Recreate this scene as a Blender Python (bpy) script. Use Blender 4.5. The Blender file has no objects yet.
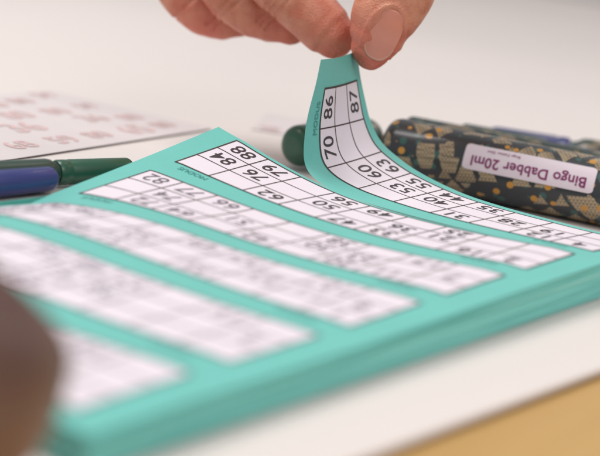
import bpy, bmesh, math, random, array
from mathutils import Vector, Matrix, noise
from mathutils.bvhtree import BVHTree
import numpy as np
random.seed(7)
scn=bpy.context.scene
COL=bpy.context.collection
L=.126; P=.04156; H=.012

# ------------------------------------------------------------ helpers
def tz(y): return .0008-.0200*y      # the table top slopes very slightly
def link(o): COL.objects.link(o); return o
def mesh_obj(name,verts,faces,mats,fm=None,smooth=False,parent=None):
    me=bpy.data.meshes.new(name); me.from_pydata([tuple(v) for v in verts],[],faces)
    for m in mats: me.materials.append(m)
    if fm: me.polygons.foreach_set("material_index",fm)
    if smooth: me.polygons.foreach_set("use_smooth",[True]*len(me.polygons))
    me.update()
    o=link(bpy.data.objects.new(name,me))
    if parent: o.parent=parent
    return o
def info(o,label,cat): o["label"]=label; o["category"]=cat
def empty(name,loc=(0,0,0)):
    o=link(bpy.data.objects.new(name,None)); o.empty_display_size=.01; o.location=loc; return o
def newmat(name):
    m=bpy.data.materials.new(name); m.use_nodes=True
    nt=m.node_tree; return m,nt,nt.nodes["Principled BSDF"]
def N(nt,t,**kw):
    n=nt.nodes.new(t)
    for k,v in kw.items():
        if hasattr(n,k): setattr(n,k,v)
        else: n.inputs[k.replace("_"," ")].default_value=v
    return n
def plain(name,col,rough=.6,var=.08,scale=200,bump=0,bscale=800,coord='Object',**kw):
    m,nt,b=newmat(name)
    tc=N(nt,"ShaderNodeTexCoord"); nz=N(nt,"ShaderNodeTexNoise"); nz.inputs["Scale"].default_value=scale; nz.inputs["Detail"].default_value=4
    nt.links.new(tc.outputs[coord],nz.inputs["Vector"])
    mx=N(nt,"ShaderNodeMix",data_type='RGBA')
    mx.inputs[6].default_value=(*[c*(1-var) for c in col],1); mx.inputs[7].default_value=(*[min(1,c*(1+var)) for c in col],1)
    nt.links.new(nz.outputs["Fac"],mx.inputs[0]); nt.links.new(mx.outputs[2],b.inputs["Base Color"])
    b.inputs["Roughness"].default_value=rough
    if bump:
        n2=N(nt,"ShaderNodeTexNoise"); n2.inputs["Scale"].default_value=bscale; nt.links.new(tc.outputs[coord],n2.inputs["Vector"])
        bp=N(nt,"ShaderNodeBump"); bp.inputs["Strength"].default_value=bump; bp.inputs["Distance"].default_value=.0005
        nt.links.new(n2.outputs["Fac"],bp.inputs["Height"]); nt.links.new(bp.outputs["Normal"],b.inputs["Normal"])
    for k,v in kw.items(): b.inputs[k.replace("_"," ")].default_value=v
    return m

# ------------------------------------------------------------ materials
TEAL=plain("teal_paper",(.15,.525,.475),.55,.07,60,.15,1500)
CELL=plain("white_print_paper",(.78,.715,.785),.6,.03,60,.1,1500)
LINE=plain("grid_line_ink",(.055,.038,.034),.6,.1,300)
INK=plain("number_ink",(.045,.034,.04),.55,.1,300)
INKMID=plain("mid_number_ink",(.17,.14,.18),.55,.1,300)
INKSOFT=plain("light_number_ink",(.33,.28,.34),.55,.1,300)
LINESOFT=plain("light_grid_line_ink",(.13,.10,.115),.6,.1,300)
SMALL=plain("small_print_ink",(.045,.26,.24),.55,.1,300)

def stack_material():
    m,nt,b=newmat("page_edge_paper")
    tc=N(nt,"ShaderNodeTexCoord"); mp=N(nt,"ShaderNodeMapping"); mp.inputs["Scale"].default_value=(12,12,1500)
    nt.links.new(tc.outputs["Object"],mp.inputs["Vector"])
    nz=N(nt,"ShaderNodeTexNoise"); nz.inputs["Scale"].default_value=1; nz.inputs["Detail"].default_value=3
    nt.links.new(mp.outputs[0],nz.inputs["Vector"])
    cr=N(nt,"ShaderNodeValToRGB"); cr.color_ramp.elements[0].position=.34; cr.color_ramp.elements[0].color=(.14,.52,.47,1)
    cr.color_ramp.elements[1].position=.62; cr.color_ramp.elements[1].color=(.30,.75,.69,1)
    nt.links.new(nz.outputs["Fac"],cr.inputs[0]); nt.links.new(cr.outputs[0],b.inputs["Base Color"])
    bp=N(nt,"ShaderNodeBump"); bp.inputs["Strength"].default_value=.4; bp.inputs["Distance"].default_value=.0003
    nt.links.new(nz.outputs["Fac"],bp.inputs["Height"]); nt.links.new(bp.outputs[0],b.inputs["Normal"])
    b.inputs["Roughness"].default_value=.7
    return m
STACK=stack_material()

def skin_material():
    m,nt,b=newmat("skin")
    tc=N(nt,"ShaderNodeTexCoord"); at=N(nt,"ShaderNodeAttribute"); at.attribute_name="tint"
    nz=N(nt,"ShaderNodeTexNoise"); nz.inputs["Scale"].default_value=130; nz.inputs["Detail"].default_value=6
    nt.links.new(tc.outputs["Object"],nz.inputs["Vector"])
    cr=N(nt,"ShaderNodeValToRGB"); cr.color_ramp.elements[0].position=.35; cr.color_ramp.elements[0].color=(.50,.155,.09,1)
    cr.color_ramp.elements[1].position=.65; cr.color_ramp.elements[1].color=(.65,.29,.185,1)
    nt.links.new(nz.outputs["Fac"],cr.inputs[0])
    c=N(nt,"ShaderNodeMix",data_type='RGBA'); c.inputs[7].default_value=(.60,.125,.085,1)
    nt.links.new(at.outputs["Fac"],c.inputs[0]); nt.links.new(cr.outputs[0],c.inputs[6]); nt.links.new(c.outputs[2],b.inputs["Base Color"])
    b.inputs["Roughness"].default_value=.45
    b.inputs["Subsurface Weight"].default_value=.15; b.inputs["Subsurface Radius"].default_value=(1,.3,.15); b.inputs["Subsurface Scale"].default_value=.002
    v=N(nt,"ShaderNodeTexVoronoi"); v.inputs["Scale"].default_value=1300; nt.links.new(tc.outputs["Object"],v.inputs["Vector"])
    n3=N(nt,"ShaderNodeTexNoise"); n3.inputs["Scale"].default_value=350; n3.inputs["Detail"].default_value=4; nt.links.new(tc.outputs["Object"],n3.inputs["Vector"])
    ad=N(nt,"ShaderNodeMath",operation='ADD'); nt.links.new(v.outputs["Distance"],ad.inputs[0]); nt.links.new(n3.outputs["Fac"],ad.inputs[1])
    bp=N(nt,"ShaderNodeBump"); bp.inputs["Strength"].default_value=.5; bp.inputs["Distance"].default_value=.0004
    nt.links.new(ad.outputs[0],bp.inputs["Height"]); nt.links.new(bp.outputs[0],b.inputs["Normal"])
    return m
SKIN=skin_material()
NAIL=plain("nail",(.64,.245,.175),.3,.12,120,.1,500,Coat_Weight=.2)
NAILTIP=plain("nail_free_edge",(.70,.38,.29),.35,.03,150)

def pattern_material(name,base,square,dot,seed):
    m,nt,b=newmat(name)
    tc=N(nt,"ShaderNodeTexCoord"); mp=N(nt,"ShaderNodeMapping"); mp.inputs["Location"].default_value=(seed,seed*.7,seed*1.3)
    mp.inputs["Rotation"].default_value=(.3,.2,.6)
    nt.links.new(tc.outputs["Object"],mp.inputs["Vector"])
    def vor(scale,thr,rnd_thr,ch,metric,src,rand=1.0):
        v=N(nt,"ShaderNodeTexVoronoi"); v.distance=metric; v.inputs["Scale"].default_value=scale; v.inputs["Randomness"].default_value=rand; nt.links.new(src,v.inputs["Vector"])
        lt=N(nt,"ShaderNodeMath",operation='LESS_THAN'); lt.inputs[1].default_value=thr; nt.links.new(v.outputs["Distance"],lt.inputs[0])
        sp=N(nt,"ShaderNodeSeparateColor"); nt.links.new(v.outputs["Color"],sp.inputs[0])
        g=N(nt,"ShaderNodeMath",operation='GREATER_THAN'); g.inputs[1].default_value=rnd_thr; nt.links.new(sp.outputs[ch],g.inputs[0])
        mk=N(nt,"ShaderNodeMath",operation='MULTIPLY'); nt.links.new(lt.outputs[0],mk.inputs[0]); nt.links.new(g.outputs[0],mk.inputs[1])
        return mk.outputs[0]
    k1=vor(140,.39,.14,0,'CHEBYCHEV',mp.outputs[0],.6)
    k2=vor(200,.26,.68,1,'EUCLIDEAN',tc.outputs["Object"])
    k3=vor(240,.35,.4,2,'EUCLIDEAN',mp.outputs[0])
    ck=N(nt,"ShaderNodeTexChecker"); ck.inputs["Scale"].default_value=1050; ck.inputs["Color1"].default_value=(*square,1); ck.inputs["Color2"].default_value=(square[0]*.45,square[1]*.43,square[2]*.43,1)
    nt.links.new(mp.outputs[0],ck.inputs["Vector"])
    m0=N(nt,"ShaderNodeMix",data_type='RGBA'); m0.inputs[6].default_value=(*base,1); m0.inputs[7].default_value=(.035,.11,.10,1); nt.links.new(k3,m0.inputs[0])
    m1=N(nt,"ShaderNodeMix",data_type='RGBA'); nt.links.new(m0.outputs[2],m1.inputs[6]); nt.links.new(ck.outputs[0],m1.inputs[7]); nt.links.new(k1,m1.inputs[0])
    m2=N(nt,"ShaderNodeMix",data_type='RGBA'); nt.links.new(m1.outputs[2],m2.inputs[6]); m2.inputs[7].default_value=(*dot,1); nt.links.new(k2,m2.inputs[0])
    nt.links.new(m2.outputs[2],b.inputs["Base Color"]); b.inputs["Roughness"].default_value=.38; b.inputs["Coat Weight"].default_value=.3
    return m
PAT_NAVY=pattern_material("dark_printed_wrap",(.030,.036,.042),(.42,.33,.21),(.58,.28,.04),0)
PAT_GREEN=pattern_material("green_printed_wrap",(.014,.042,.038),(.30,.25,.16),(.38,.21,.03),3)
GREENCAP=plain("dark_green_plastic",(.014,.085,.048),.36,.1,80,Coat_Weight=.25)
GREENBODY=plain("green_plastic",(.012,.045,.032),.38,.1,80,Coat_Weight=.25)
BLUE=plain("dark_blue_plastic",(.026,.036,.17),.36,.1,80,Coat_Weight=.25)
BLUE2=plain("blue_plastic",(.014,.020,.07),.38,.1,80,Coat_Weight=.25)
LABELW=plain("label_white",(.76,.67,.74),.45,.02,100)
PURPLE=plain("purple_ink",(.22,.02,.12),.5,.05,100)

# ------------------------------------------------------------ text glyph meshes
_cache={}
def glyph(body,size,bold=.0,cut=.14):
    k=(body,size,bold)
    if k in _cache: return _cache[k]
    c=bpy.data.curves.new("tmp_text",'FONT'); c.body=body; c.size=1; c.offset=bold; c.resolution_u=4
    c.align_x='CENTER'; c.align_y='CENTER'; c.space_character=1.03
    o=link(bpy.data.objects.new("tmp_text",c)); dg=bpy.context.evaluated_depsgraph_get()
    me=bpy.data.meshes.new_from_object(o.evaluated_get(dg))
    bm=bmesh.new(); bm.from_mesh(me)
    xs=[v.co.x for v in bm.verts]; ys=[v.co.y for v in bm.verts]; cx=(min(xs)+max(xs))/2; cy=(min(ys)+max(ys))/2
    y=min(ys)+cut
    while y<max(ys):
        bmesh.ops.bisect_plane(bm,geom=bm.verts[:]+bm.edges[:]+bm.faces[:],plane_co=(0,y+.003,0),plane_no=(0,1,0)); y+=cut
    if len(body)<=3:
        x=min(xs)+cut
        while x<max(xs):
            bmesh.ops.bisect_plane(bm,geom=bm.verts[:]+bm.edges[:]+bm.faces[:],plane_co=(x+.003,0,0),plane_no=(1,0,0)); x+=cut
    bmesh.ops.triangulate(bm,faces=bm.faces[:])
    bm.verts.index_update()
    vs=[((v.co.x-cx)*size,(v.co.y-cy)*size) for v in bm.verts]; fs=[[v.index for v in f.verts] for f in bm.faces]
    bm.free(); bpy.data.meshes.remove(me); bpy.data.objects.remove(o); bpy.data.curves.remove(c)
    _cache[k]=(vs,fs); return _cache[k]

# ------------------------------------------------------------ paper surfaces
def clamp(x,a=0,b=1): return max(a,min(b,x))
def wav(x,y):
    return .0006*noise.noise(Vector((x*16,y*14,3)))
def page(u,v):
    t=clamp((.45-u)/.45,0,1.2); c=.0055-.0124*clamp(-v/2,-.05,1)+.0020*clamp(-v-2)
    sag=.0034*math.sin(math.pi*clamp((u-.02)/.93))*(1-.5*clamp((-v-1.2)/1.5))
    return Vector((u*L,v*P,H+c*t*t-sag+wav(u*L,v*P)))
lk=[(28,50),(27.3,42),(26,33),(25.6,27),(26,20),(27.3,15.5),(30.5,12.4),(37,10.2),(48,9.0),(66,8.8),(84,9.3),(101,10.2),(120,11.4),(136,11.9)]
rk=[(12.4,49.2),(15,41),(18.5,33),(21.8,26.5),(27.1,20.3),(34.1,16.5),(44.9,12.8),(61.5,9.8),(77,8.9),(96,8.9),(113,9.2),(136,10.2)]
def resample(kn,n=400):
    pts=[Vector((a/1000,b/1000)) for a,b in kn]; pts=[2*pts[0]-pts[1]]+pts+[2*pts[-1]-pts[-2]]
    out=[]
    for i in range(1,len(pts)-2):
        for j in range(30):
            t=j/30; p0,p1,p2,p3=pts[i-1:i+3]
            out.append(.5*((2*p1)+(-p0+p2)*t+(2*p0-5*p1+4*p2-p3)*t*t+(-p0+3*p1-3*p2+p3)*t**3))
    out.append(pts[-2])
    d=[0]
    for i in range(1,len(out)): d.append(d[-1]+(out[i]-out[i-1]).length)
    T=d[-1]; res=[]; k=0
    for i in range(n+1):
        s=T*i/n
        while k<len(d)-2 and d[k+1]<s: k+=1
        f=(s-d[k])/max(1e-9,d[k+1]-d[k]); res.append(out[k].lerp(out[k+1],clamp(f)))
    return res
LC,RC=resample(lk),resample(rk)
U0,U1=-.08,1.075
def at(c,s):
    x=clamp(s)*400; i=min(399,int(x)); return c[i].lerp(c[i+1],x-i)
VL,VR=.056,1.1
def strip(u,v):
    s=(u-U0)/(U1-U0); w=(v-VL)/(VR-VL)
    a,b=at(LC,s),at(RC,s); q=a.lerp(b,w)
    return Vector((q.x,.0024+w*.0436,q.y-.0008*math.sin(math.pi*clamp(w))*clamp(1-s*2)))
def surf(fn,u,v,h):
    p=fn(u,v); e=.004
    n=(fn(u+e,v)-fn(u-e,v)).cross(fn(u,v+e)-fn(u,v-e)).normalized()
    return p+n*h

class Print:
    def __init__(s,fn): s.fn=fn; s.v=[]; s.f=[]; s.m=[]
    def quad(s,u0,u1,v0,v1,h,mat,nu,nv=1):
        b=len(s.v)
        for j in range(nv+1):
            for i in range(nu+1):
                s.v.append(surf(s.fn,u0+(u1-u0)*i/nu,v0+(v1-v0)*j/nv,h))
        for j in range(nv):
            for i in range(nu):
                a=b+j*(nu+1)+i; s.f.append((a,a+1,a+nu+2,a+nu+1)); s.m.append(mat)
    def text(s,body,uc,vc,size,mat,h=.00020,bold=0,sx=1):
        vs,fs=glyph(body,size,bold); b=len(s.v)
        for x,y in vs: s.v.append(surf(s.fn,uc-x*sx/L,vc-y/P,h))
        for f in fs: s.f.append(tuple(b+i for i in f)); s.m.append(mat)
    def ticket(s,v0,rows,ink=3,line=2):
        s.quad(0,1,v0,v0+.72,.00008,1,72,8)
        lw=.00050
        for r in range(4):
            w=lw*(1.4 if r in(0,3) else 1)
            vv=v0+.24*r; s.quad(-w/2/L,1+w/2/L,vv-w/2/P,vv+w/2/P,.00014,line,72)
        for c in range(10):
            w=lw*(1.4 if c in(0,9) else 1)
            uu=c/9; s.quad(uu-w/2/L,uu+w/2/L,v0,v0+.72,.00016,line,1,8)
        for r,row in enumerate(rows):
            for c,n in row.items():
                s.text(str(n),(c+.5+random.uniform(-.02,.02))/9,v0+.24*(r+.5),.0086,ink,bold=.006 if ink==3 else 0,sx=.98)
        s.text("MODUS",.080,v0-.075,.0033,4); s.text("MODUS",.90,v0-.075,.0031,4)
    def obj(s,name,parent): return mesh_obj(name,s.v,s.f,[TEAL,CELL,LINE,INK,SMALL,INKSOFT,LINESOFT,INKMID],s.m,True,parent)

T0=[{0:86,1:70,5:31,7:12,8:4},{2:60,3:53,4:40,6:28,7:19},{0:87,2:63,3:55,4:44,5:35}]
T1=[{2:62,4:47,5:33,7:16,8:2},{0:84,1:76,3:50,5:36,6:21},{0:88,1:79,3:56,4:49,6:25}]
T2=[{1:72,2:64,4:42,6:20,7:11},{1:74,3:51,5:30,6:23,8:7},{0:82,1:77,2:66,5:38,7:17}]
def rnd():
    used=set(); rows=[]
    for r in range(3):
        row={}
        for c in sorted(random.sample(range(9),5)):
            d=8-c; lo=d*10 if d else 1; hi=lo+9 if d else 9
            if d==8: hi=90
            n=random.choice([x for x in range(lo,hi+1) if x not in used]); used.add(n); row[c]=n
        rows.append(row)
    return rows
pad=empty("ticket_pad",(0,0,0))
info(pad,"thick pad of turquoise bingo tickets lying on white table","bingo tickets")
pg=Print(page); pg.quad(U0,U1,-4.87,.05,0,0,90,90)
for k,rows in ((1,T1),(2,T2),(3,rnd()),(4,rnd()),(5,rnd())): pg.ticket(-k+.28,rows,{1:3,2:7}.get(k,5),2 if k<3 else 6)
pg.obj("top_page",pad)
st=Print(strip); st.quad(U0,U1,VL,VR,0,0,140,20); st.ticket(.28,T0)
so=st.obj("lifted_strip",pad); so["label"]="ticket strip curling up from the pad, held at its tip"

def stack():
    per=[]; n=70
    a0,a1,b0,b1=U0*L,U1*L,-4.87*P,.05*P
    for i in range(n): per.append((a0+(a1-a0)*i/n,b0,0,-1))
    for i in range(n): per.append((a1,b0+(b1-b0)*i/n,1,0))
    for i in range(n): per.append((a1+(a0-a1)*i/n,b1,0,1))
    for i in range(n): per.append((a0,b1+(b0-b1)*i/n,-1,0))
    V=[];F=[];M=len(per); K=14; rings=0
    for k in range(K):
        off=random.uniform(-.0005,.0001)
        sh=(random.uniform(-.0003,.0002),random.uniform(-.0003,.0003))
        for z in (k/K,(k+.86)/K):
            for x,y,nx,ny in per:
                zt=page(x/L,y/P).z-.0003; zb=tz(y)+.0003
                o2=off+.0001*noise.noise(Vector((x*40,y*40,k)))
                V.append((x+nx*o2+sh[0],y+ny*(o2 if ny<0 else o2*.2)+sh[1],zb+max(.0015,zt-zb)*z))
            rings+=1
    for r in range(rings-1):
        for i in range(M):
            j=(i+1)%M; F.append((r*M+i,r*M+j,(r+1)*M+j,(r+1)*M+i))
    F.append(tuple(range(M))[::-1]); 
    b=len(V); G=40
    for j in range(G+1):
        for i in range(G+1):
            x=a0+(a1-a0)*i/G; y=b0+(b1-b0)*j/G; V.append((x,y,page(x/L,y/P).z-.0003))
    for j in range(G):
        for i in range(G):
            q=b+j*(G+1)+i; F.append((q,q+1,q+G+2,q+G+1))
    return mesh_obj("page_stack",V,F,[STACK],None,False,pad)
stack()

# ------------------------------------------------------------ markers
def lathe(name,prof,p0,p1,mat,parent=None,seg=48):
    p0=Vector(p0); ax=(Vector(p1)-p0).normalized(); s=Vector((0,0,1)).cross(ax).normalized(); t=ax.cross(s)
    V=[];F=[]
    for d,r in prof:
        for k in range(seg):
            a=2*math.pi*k/seg; V.append(p0+ax*d+(s*math.cos(a)+t*math.sin(a))*max(r,.00002))
    for i in range(len(prof)-1):
        for k in range(seg):
            j=(k+1)%seg; F.append((i*seg+k,(i+1)*seg+k,(i+1)*seg+j,i*seg+j))
    F.append(tuple(range(seg))); F.append(tuple(range((len(prof)-1)*seg,len(prof)*seg))[::-1])
    o=mesh_obj(name,V,F,[mat],None,True,parent)
    m=o.modifiers.new("edge",'EDGE_SPLIT'); m.split_angle=math.radians(50)
    return o
def rnd_end(d0,r,rr,sign,n=6):
    return [(d0+sign*(rr-rr*math.cos(math.pi/2*i/n)),(r-rr)+rr*math.sin(math.pi/2*i/n)) for i in range(n+1)]
def dabber(p0,p1,r,bodymat,capmat,caplen,label,cat="marker",cap_first=False,er=.22):
    p0=Vector(p0); p1=Vector(p1); p0.z+=tz(p0.y); p1.z+=tz(p1.y)
    if cap_first: p0,p1=p1,p0
    T=(p1-p0).length; bl=T-caplen
    ax=(p1-p0).normalized()
    e=empty("bingo_marker",(0,0,0)); info(e,label,cat)
    pr=[(0,.001),(0,r*(1-er)*.8)]+[(x,y) for x,y in rnd_end(0,r,r*er,1)]+[(bl-r*.9,r),(bl-r*.55,r*.94),(bl-r*.3,r*.78),(bl-.0002,r*.74)]
    lathe("body",pr,p0,p1,bodymat,e)
    q=p0+ax*bl
    rc=r*.88
    pc=[(0,rc*.9),(.0006,rc),(caplen*.12,rc),(caplen*.13,rc*.95),(caplen*.16,rc*.95),(caplen*.17,rc)]+[(caplen-x,y) for x,y in rnd_end(0,rc*.93,rc*.55,1)][::-1]+[(caplen,.001)]
    lathe("cap",pc,q,p1,capmat,e)
    return e,p0,ax
RA=.0120
eA,A0,axA=dabber((.0105,.0770,RA+.0002),(.150,.1175,RA+.0002),RA,PAT_NAVY,GREENCAP,.028,"dark patterned bingo dabber with white label lying on table","marker",er=.45)
def wrap_label():
    s=Vector((0,0,1)).cross(axA).normalized()
    near=-s if s.y>0 else s
    R=RA+.0002
    up=near.cross(axA); up=up if up.z>0 else -up
    def cyl(x,a,R=R): return A0+axA*x+(near*math.cos(a)+up*math.sin(a))*R
    x0,x1=.0325,.0800; ac=math.radians(26); ha=math.radians(23)
    V=[];F=[];M=[]; nx,na=60,20
    rc=.0014; hx=(x1-x0)/2; hy=ha*R
    for j in range(na+1):
        for i in range(nx+1):
            fa=j/na*2-1; fx=i/nx*2-1; y=fa*hy
            k=max(0,abs(y)-(hy-rc)); ins=rc-math.sqrt(max(0,rc*rc-k*k))
            V.append(cyl((x0+x1)/2+fx*(hx-ins),ac+fa*ha))
    for j in range(na):
        for i in range(nx):
            a=j*(nx+1)+i; F.append((a,a+1,a+nx+2,a+nx+1)); M.append(0)
    def txt(body,size,xc,dy,bold,mat):
        vs,fs=glyph(body,size,bold); b=len(V)
        for x,y in vs: V.append(cyl(xc-x,ac-(y+dy)/R,R+.00012))
        for f in fs: F.append(tuple(b+i for i in f)); M.append(mat)
    txt("Bingo Dabber 20ml",.0052,(x0+x1)/2,.0009,.020,1)
    txt("Bingo Dabber 20ml",.0015,x0+.014,-.0031,.004,1)
    mesh_obj("label",V,F,[LABELW,PURPLE],M,True,eA)
wrap_label()
dabber((.000,.1070,.0107),(.150,.1575,.0107),.0105,PAT_GREEN,GREENCAP,.03,"slim dark green patterned marker behind labelled dabber","marker")
dabber((.010,.1330,.0097),(.155,.187,.0097),.0095,GREENBODY,BLUE,.115,"slim dark marker with long blue cap on table","marker")
dabber((.008,.160,.0092),(.150,.222,.0092),.009,PAT_GREEN,BLUE,.035,"slim dark patterned marker with blue cap on white table","marker",True)
dabber((-.0125,.049,.0094),(-.0085,.094,.0094),.0094,PAT_GREEN,GREENCAP,.022,"marker with dark green rounded cap beside ticket pad","marker",True)
dabber((-.0190,-.150,.0048),(-.0170,-.066,.0048),.0046,BLUE2,BLUE,.03,"slim marker with dark blue cap beside ticket pad","marker")
dabber((-.0285,-.105,.0048),(-.0190,-.030,.0048),.0046,GREENBODY,GREENCAP,.03,"slim green plastic marker lying beside ticket pad","marker")

# ------------------------------------------------------------ loose sheets with red print
REDINK=plain("faint_red_ink",(.64,.46,.46),.6,.2,40)
SHEET=plain("white_sheet",(.65,.595,.60),.65,.07,40)
def sheet(cx,cy,w,h,rot,zt,n,label,rowsn,colsn,size,jit=.004):
    V=[];F=[];M=[]
    def add(x,y,z,R):
        p=R@Vector((x,y,0))+Vector((cx,cy,0)); p.z=z+tz(p.y); V.append(p)
    for k in range(n):
        R=Matrix.Rotation(rot+random.uniform(-.12,.12),3,'Z')
        z0=.0002+(zt-.0002)*k/n; z1=.0002+(zt-.0002)*(k+.97)/n; jx,jy=random.uniform(-jit,jit),random.uniform(-jit,jit); b=len(V)
        for z in (z0,z1):
            for sx,sy in ((-1,-1),(1,-1),(1,1),(-1,1)): add(sx*w/2+jx,sy*h/2+jy,z,R)
        for f in ((3,2,1,0),(4,5,6,7),(0,1,5,4),(1,2,6,5),(2,3,7,6),(3,0,4,7)): F.append(tuple(b+i for i in f)); M.append(0)
    for r in range(rowsn):
        for c in range(colsn):
            if random.random()<.15: continue
            sz=size*random.uniform(.75,1.15)
            vs,fs=glyph(random.choice(("68","80","59","36","65")),sz,.02); b=len(V)
            x0=-w/2+w*(c+.5)/colsn+random.uniform(-.003,.003); y0=-h/2+h*(r+.5)/rowsn+random.uniform(-.004,.004)
            for x,y in vs: add(x0-y,y0+x,zt+.00015,R)
            for f in fs: F.append(tuple(b+i for i in f)); M.append(1)
    o=mesh_obj("printed_sheet",V,F,[SHEET,REDINK],M); info(o,label,"paper"); return o
sheet(-.104,-.022,.082,.19,.06,.0009,3,"greyish white paper sheets with faint red print on table",8,4,.017)
sheet(-.070,.130,.040,.05,.55,.0004,1,"small white paper slip with pale red print",3,2,.014)

# ------------------------------------------------------------ brown leather pouch near the pad
def leather():
    m,nt,b=newmat("brown_leather")
    tc=N(nt,"ShaderNodeTexCoord"); sx=N(nt,"ShaderNodeSeparateXYZ"); nt.links.new(tc.outputs["Generated"],sx.inputs[0])
    nz=N(nt,"ShaderNodeTexNoise"); nz.inputs["Scale"].default_value=60; nt.links.new(tc.outputs["Object"],nz.inputs["Vector"])
    mm=N(nt,"ShaderNodeMath",operation='MULTIPLY_ADD'); mm.inputs[1].default_value=.35; nt.links.new(nz.outputs["Fac"],mm.inputs[0]); nt.links.new(sx.outputs[2],mm.inputs[2])
    c=N(nt,"ShaderNodeValToRGB"); c.color_ramp.elements[0].position=.40; c.color_ramp.elements[0].color=(.30,.18,.115,1); c.color_ramp.elements[1].position=1.0; c.color_ramp.elements[1].color=(.085,.038,.032,1)
    nt.links.new(mm.outputs[0],c.inputs[0]); nt.links.new(c.outputs[0],b.inputs["Base Color"]); b.inputs["Roughness"].default_value=.5
    return m
LEATHER=leather()
ZIP=plain("dull_brass_zip",(.16,.09,.06),.45,.2,900,Metallic=.5)
def pouch():
    e=empty("leather_pouch"); info(e,"small two tone brown leather pouch on table beside pad","pouch")
    cx,cy=.1082,-.2457; ex=Vector((.80,.60,0)).normalized(); ey=Vector((-.6,.8,0)); V=[];F=[]; nu,nv=64,32
    zb=tz(cy)+.0005; hz=.0200; zc=zb+hz
    for j in range(nv+1):
        ph=-math.pi/2+math.pi*j/nv
        for i in range(nu):
            th=2*math.pi*i/nu
            def sp(x,p): return math.copysign(abs(x)**p,x)
            x=sp(math.cos(ph),.62)*sp(math.cos(th),.85); y=sp(math.cos(ph),.62)*sp(math.sin(th),.9); z=sp(math.sin(ph),.9)
            w=1+.05*noise.noise(Vector((x*2,y*2,z*2)))
            V.append(Vector((cx,cy,zc))+ex*x*.045*w+ey*y*.0285*w+Vector((0,0,1))*z*hz)
    for j in range(nv):
        for i in range(nu):
            k=(i+1)%nu; F.append((j*nu+i,j*nu+k,(j+1)*nu+k,(j+1)*nu+i))
    mesh_obj("pouch_body",V,F,[LEATHER],None,True,e)
    V=[];F=[]
    for i in range(41):
        x=-.028+.056*i/40; z=zc+hz-.0003-.005*(x/.030)**4
        for y in (-.0016,.0016): V.append(Vector((cx,cy,z+.0006))+ex*x+ey*y)
        for y in (.0016,-.0016): V.append(Vector((cx,cy,z-.0012))+ex*x+ey*y)
    for i in range(40):
        for k in range(4): F.append((i*4+k,i*4+(k+1)%4,(i+1)*4+(k+1)%4,(i+1)*4+k))
    mesh_obj("zip",V,F,[ZIP],None,False,e)
pouch()

# ------------------------------------------------------------ camera frame
yaw,pit,roll,fpx=2.18026,.24780,.13378,1376.17
C=Vector((.27964,-.35709,.10517))
d=Vector((math.cos(pit)*math.cos(yaw),math.cos(pit)*math.sin(yaw),-math.sin(pit)))
r=d.cross(Vector((0,0,1))).normalized(); u=r.cross(d)
r,u=math.cos(roll)*r+math.sin(roll)*u,-math.sin(roll)*r+math.cos(roll)*u

# ------------------------------------------------------------ hand (own local axes: across, up, away; millimetres)
HO=Vector((.0124,.046,.0492))
HX,HY,HZ=Vector((.7939,.5941,.1293)),Vector((-.2485,.1230,.9608)),Vector((-.5549,.7949,-.2453))
def hp(a,b,c): return HO+(HX*a+HY*b+HZ*c)*.001
def cr(p0,p1,p2,p3,t): return .5*((2*p1)+(-p0+p2)*t+(2*p0-5*p1+4*p2-p3)*t*t+(-p0+3*p1-3*p2+p3)*t**3)
def tube(bm,kn,flat=1.0,flatdir=None,seg=28,step=10):
    K=[(hp(*k[:3]),k[3]*.001) for k in kn]
    Q=[(2*K[0][0]-K[1][0],K[0][1])]+K+[(2*K[-1][0]-K[-2][0],K[-1][1])]
    C1=[]
    for i in range(1,len(Q)-2):
        for j in range(step):
            t=j/step; C1.append((cr(Q[i-1][0],Q[i][0],Q[i+1][0],Q[i+2][0],t),Q[i][1]*(1-(3*t*t-2*t**3))+Q[i+1][1]*(3*t*t-2*t**3)))
    C1.append(K[-1])
    def ext(p,q,rr):
        dirn=(p-q).normalized()
        return [(p+dirn*rr*math.sin(math.radians(a)),rr*math.cos(math.radians(a))) for a in (20,40,58,72,84)]
    head=ext(C1[0][0],C1[1][0],C1[0][1])[::-1]; tail=ext(C1[-1][0],C1[-2][0],C1[-1][1])
    C2=head+C1+tail
    ref=(flatdir or HZ).normalized(); prev=None
    for i,(p,rr) in enumerate(C2):
        a=C2[max(0,i-1)][0]; b=C2[min(len(C2)-1,i+1)][0]; t=(b-a).normalized()
        n=(ref-t*ref.dot(t)).normalized(); s=t.cross(n)
        ring=[bm.verts.new(p+(n*math.sin(2*math.pi*k/seg)*flat+s*math.cos(2*math.pi*k/seg))*rr) for k in range(seg)]
        if prev:
            for k in range(seg): bm.faces.new((prev[k],prev[(k+1)%seg],ring[(k+1)%seg],ring[k]))
        else: bm.faces.new(ring[::-1])
        prev=ring
    bm.faces.new(prev)
bm=bmesh.new()
# thumb
tube(bm,[(4.7,-.4,-7.4,7.2),(6.2,3.4,-8.4,9.5),(8.9,10.5,-9.2,11.6),(13.8,19,-9.4,12.3),(20.0,28,-8.6,11.6),(27,38,-6.5,11.4),(33,50,-4,11.8),(40,63,0,12.4),(44,80,4,14),(40,97,8,16)],.82)
# index
tube(bm,[(-8.0,6.2,7.0,8.2),(-10.6,8.6,7.4,9.4),(-16.2,14,8,9.9),(-24,21,8.6,9.9),(-32,29,9,9.9),(-37,41,9.5,10.6),(-33,55,9,10.4),(-21,70,8,10.6),(-6,84,8,12)],.95)
# middle
tube(bm,[(-24,12.5,21.5,7.6),(-31,15.0,22.5,9.0),(-39,18.5,24,9.4),(-47.5,26,25,9.4),(-52,39,25,10.3),(-44,56,23,10),(-28,74,20,10.6),(-8,88,18,12)],.95)
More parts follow.
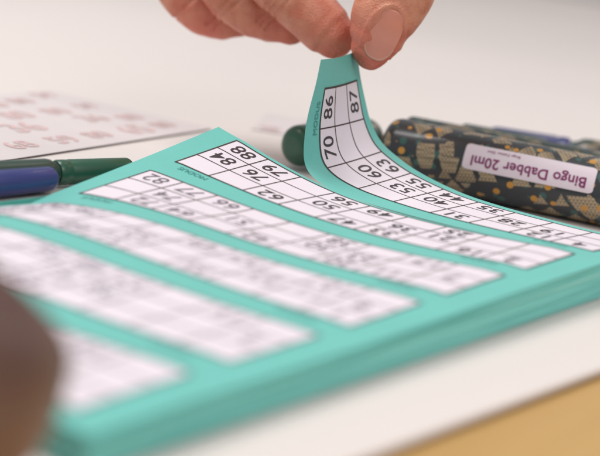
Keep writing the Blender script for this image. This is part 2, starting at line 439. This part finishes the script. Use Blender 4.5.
# ring
tube(bm,[(-43,17.5,37,7.8),(-50,18.0,38,9.0),(-58,21.0,39.5,9.4),(-66,30,40,9.4),(-66,43,39,9.8),(-54,58,36,9.6),(-34,74,32,10),(-12,88,29,12)],.95)
# little finger
tube(bm,[(-50,32,52,5.8),(-53,38,53,6.8),(-56,46,53,7.2),(-55,55,51,7.8),(-45,66,48,7.9),(-30,77,43,8.6),(-10,88,40,10.5)],.95)
# palm
for c in (8,18,29,39):
    tube(bm,[(-8,86,c,11.5),(8,100,c+1,13),(26,115,16+(c-20)*.6,15),(46,136,16+(c-20)*.35,17)],1)
tube(bm,[(40,92,8,14),(36,108,10,17),(46,130,14,17)],1)
tube(bm,[(-6,84,8,10),(16,92,4,11),(38,86,4,11)],1)
# wrist and forearm
tube(bm,[(40,128,17,22),(58,155,16,22),(84,195,14,27),(115,240,12,33)],.8)
me=bpy.data.meshes.new("hand"); bmesh.ops.recalc_face_normals(bm,faces=bm.faces[:]); bm.to_mesh(me); bm.free()
tmp=link(bpy.data.objects.new("tmp_hand",me))
rm=tmp.modifiers.new("r",'REMESH'); rm.mode='VOXEL'; rm.voxel_size=.0006
sm=tmp.modifiers.new("s",'SMOOTH'); sm.iterations=3; sm.factor=.5
hm=bpy.data.meshes.new_from_object(tmp.evaluated_get(bpy.context.evaluated_depsgraph_get()))
bpy.data.objects.remove(tmp)
hm.name="hand"; hm.materials.clear(); hm.materials.append(SKIN)
creases=[((-24.5,21,8.6),(-.70,.70,0)),((-22.8,19.2,8.4),(-.70,.70,0)),((-26.5,23,8.6),(-.74,.66,0)),((-44,22,24.5),(-.6,.8,0)),((-42,20,24),(-.6,.8,0)),((19,26,-8.6),(.55,.83,0)),((16.5,22.5,-9),(.5,.86,0)),((-60,23,39),(-.6,.8,0))]
cre=[(hp(*p),(HX*q[0]+HY*q[1]+HZ*q[2]).normalized()) for p,q in creases]
# nail plate: height field h(y) - k x^2 over the thumb, fitted to the skin
bv=BVHTree.FromPolygons([v.co for v in hm.vertices],[p.vertices[:] for p in hm.polygons])
NR,NT,NW=hp(11.0,11.8,-9),hp(4.5,-4.4,-8.5),.0057
nax=(NT-NR); NL=nax.length; nax.normalize(); nf=(-HZ+HX*.10-HY*.05); nf=(nf-nax*nf.dot(nax)).normalized(); ns=nax.cross(nf).normalized()
def ray_h(x,y):
    q=NR+nax*NL*y+ns*x*NW; h=bv.ray_cast(q+nf*.03,-nf); return (h[0]-q).dot(nf) if h[0] is not None else None
ys=[0,.2,.4,.6,.75]; hc=[ray_h(0,y) for y in ys]
co_h=np.polyfit(ys,hc,2)
ks=[]
for y in (.1,.3,.5,.65):
    for x in (-.6,.6):
        h=ray_h(x,y)
        if h is not None: ks.append((np.polyval(co_h,y)-h)/(x*x))
kk=float(np.median(ks))
def nail_h(x,y):
    yy=min(y,.8); base=np.polyval(co_h,yy)+(y-yy)*(np.polyval(co_h,.8)-np.polyval(co_h,.7))/.1
    return float(base)-kk*1.25*x*x
def nail_out(a):
    x=math.cos(a); y=math.sin(a)
    p=2/2.6
    return math.copysign(abs(x)**p,x),.5+.5*math.copysign(abs(y)**(p if y<0 else .95),y)
nrm=[v.normal.copy() for v in hm.vertices]
for v,nn in zip(hm.vertices,nrm):
    disp=.0005*noise.noise(v.co*120)+.0002*noise.noise(v.co*300)
    for p,q in cre:
        w=v.co-p
        if w.length<.016:
            s=w.dot(q)+.0006*noise.noise(v.co*300); disp-=.0007*math.exp(-(s/.0006)**2)
    w=v.co-NR; x=w.dot(ns)/NW; y=w.dot(nax)/NL
    if abs(x)<1.7 and -.4<y<1.1 and nn.dot(nf)>.1:
        rr=math.sqrt(x*x+((y-.5)/.5)**2)
        if rr<.98: disp=-.0003
        elif y<.85: disp=disp*.5+.00065*math.exp(-((rr-1.15)/.11)**2)
    v.co+=nn*disp
tips=[hp(5,-2,-8),hp(-7,4,8),hp(-26,8,22),hp(-55,12,38)]
att=hm.attributes.new("tint",'FLOAT','POINT')
att.data.foreach_set("value",[clamp(1-min((v.co-t).length for t in tips)/.022)*.85 for v in hm.vertices])
hm.polygons.foreach_set("use_smooth",[True]*len(hm.polygons))
hand=link(bpy.data.objects.new("hand",hm))
info(hand,"bare hand pinching ticket strip tip between thumb and finger","hand")
def nail():
    V=[];F=[];M=[]; NA,NRg=64,14
    def pt(x,y): return NR+nax*NL*y+ns*x*NW+nf*(nail_h(x,y)+.00022)
    V.append(pt(0,.5))
    for k in range(1,NRg+1):
        for i in range(NA):
            ox,oy=nail_out(2*math.pi*i/NA); f=k/NRg; V.append(pt(ox*f,.5+(oy-.5)*f))
    for i in range(NA): F.append((0,1+i,1+(i+1)%NA)); M.append(0)
    for k in range(NRg-1):
        for i in range(NA):
            a=1+k*NA+i; b=1+k*NA+(i+1)%NA; F.append((a,a+NA,b+NA,b))
            ang=2*math.pi*(i+.5)/NA; M.append(1 if (k==NRg-2 and math.sin(ang)>.35) else 0)
    o=mesh_obj("fingernail",V,F,[NAIL,NAILTIP],M,True,hand)
    bmm=bmesh.new(); bmm.from_mesh(o.data); bmesh.ops.recalc_face_normals(bmm,faces=bmm.faces[:])
    bmm.faces.ensure_lookup_table()
    if bmm.faces[0].normal.dot(nf)<0: bmesh.ops.reverse_faces(bmm,faces=bmm.faces[:])
    bmm.to_mesh(o.data); bmm.free()
    sd=o.modifiers.new("t",'SOLIDIFY'); sd.thickness=.0008; sd.offset=-1
nail()

# ------------------------------------------------------------ setting: table, wood, floor
def slab(name,poly,z0,z1,mat,bev=.002):
    n=len(poly); V=[(x,y,z0+tz(y)) for x,y in poly]+[(x,y,z1+tz(y)) for x,y in poly]
    F=[tuple(range(n))[::-1],tuple(range(n,2*n))]+[(i,(i+1)%n,n+(i+1)%n,n+i) for i in range(n)]
    o=mesh_obj(name,V,F,[mat]); b=o.modifiers.new("b",'BEVEL'); b.width=bev; b.segments=3; return o
WHITE=plain("white_laminate",(.725,.665,.645),.55,.12,2.2,.04,400)
def wood():
    m,nt,b=newmat("tan_wood")
    tc=N(nt,"ShaderNodeTexCoord"); mp=N(nt,"ShaderNodeMapping"); mp.inputs["Scale"].default_value=(60,5,5); nt.links.new(tc.outputs["Object"],mp.inputs["Vector"])
    nz=N(nt,"ShaderNodeTexNoise"); nz.inputs["Scale"].default_value=1; nz.inputs["Detail"].default_value=6; nt.links.new(mp.outputs[0],nz.inputs["Vector"])
    cr_=N(nt,"ShaderNodeValToRGB"); cr_.color_ramp.elements[0].position=.3; cr_.color_ramp.elements[0].color=(.44,.26,.08,1); cr_.color_ramp.elements[1].position=.7; cr_.color_ramp.elements[1].color=(.54,.335,.12,1)
    nt.links.new(nz.outputs["Fac"],cr_.inputs[0]); nt.links.new(cr_.outputs[0],b.inputs["Base Color"]); b.inputs["Roughness"].default_value=.55
    return m
WOOD=wood()
def ex(y): return .1585+(y+.149)*.0515
tb=slab("white_table",[(-1.3,-.7),(ex(-.7),-.7),(ex(1.9),1.9),(-1.3,1.9)],-.002,0,WHITE,.0008)
info(tb,"thin white laminate table cover under the ticket pad","table cover")
wt=slab("wooden_table",[(-1.32,-.9),(.60,-.9),(.60,1.92),(-1.32,1.92)],-.035,-.0025,WOOD)
info(wt,"tan wooden table showing beyond the white cover","table")
FL=plain("cream_floor",(.6,.52,.45),.7,.1,3)
fl=mesh_obj("floor",[(-12,-6,-.74),(8,-6,-.74),(8,14,-.74),(-12,14,-.74)],[(0,1,2,3)],[FL]); fl["kind"]="structure"

# ------------------------------------------------------------ light
w=bpy.data.worlds.new("World"); scn.world=w; w.use_nodes=True
bg=w.node_tree.nodes["Background"]; bg.inputs[0].default_value=(1,.98,.975,1); bg.inputs[1].default_value=.45
def area(name,loc,tgt,size,power,col):
    l=bpy.data.lights.new(name,'AREA'); l.size=size; l.energy=power; l.color=col
    o=link(bpy.data.objects.new(name,l)); o.location=loc; o.rotation_euler=(Vector(tgt)-Vector(loc)).to_track_quat('-Z','Y').to_euler(); return o
area("window_light",(-.5,-.2,1.35),(0,0,0),.7,15,(1,.975,.95))
area("fill_light",(1.1,-.5,1.2),(0,0,0),.9,7.5,(1,.95,.91))  # added fill from the camera side, brightens the pad edge and thumb
area("back_light",(.1,1.9,1.7),(-.1,1.2,0),1.2,8,(1,.90,.80))  # added lamp with no real source, lifts the far background

# ------------------------------------------------------------ camera
cd=bpy.data.cameras.new("camera"); co=link(bpy.data.objects.new("camera",cd))
M=Matrix((r,u,-d)).transposed().to_4x4(); M.translation=C; co.matrix_world=M
cd.sensor_width=36; cd.lens=fpx*36/600; cd.clip_start=.01; cd.clip_end=60
cd.dof.use_dof=True; cd.dof.focus_distance=.450; cd.dof.aperture_fstop=8.6; cd.dof.aperture_blades=9
scn.camera=co
scn.view_settings.view_transform='Standard'; scn.view_settings.look='None'; scn.view_settings.exposure=0
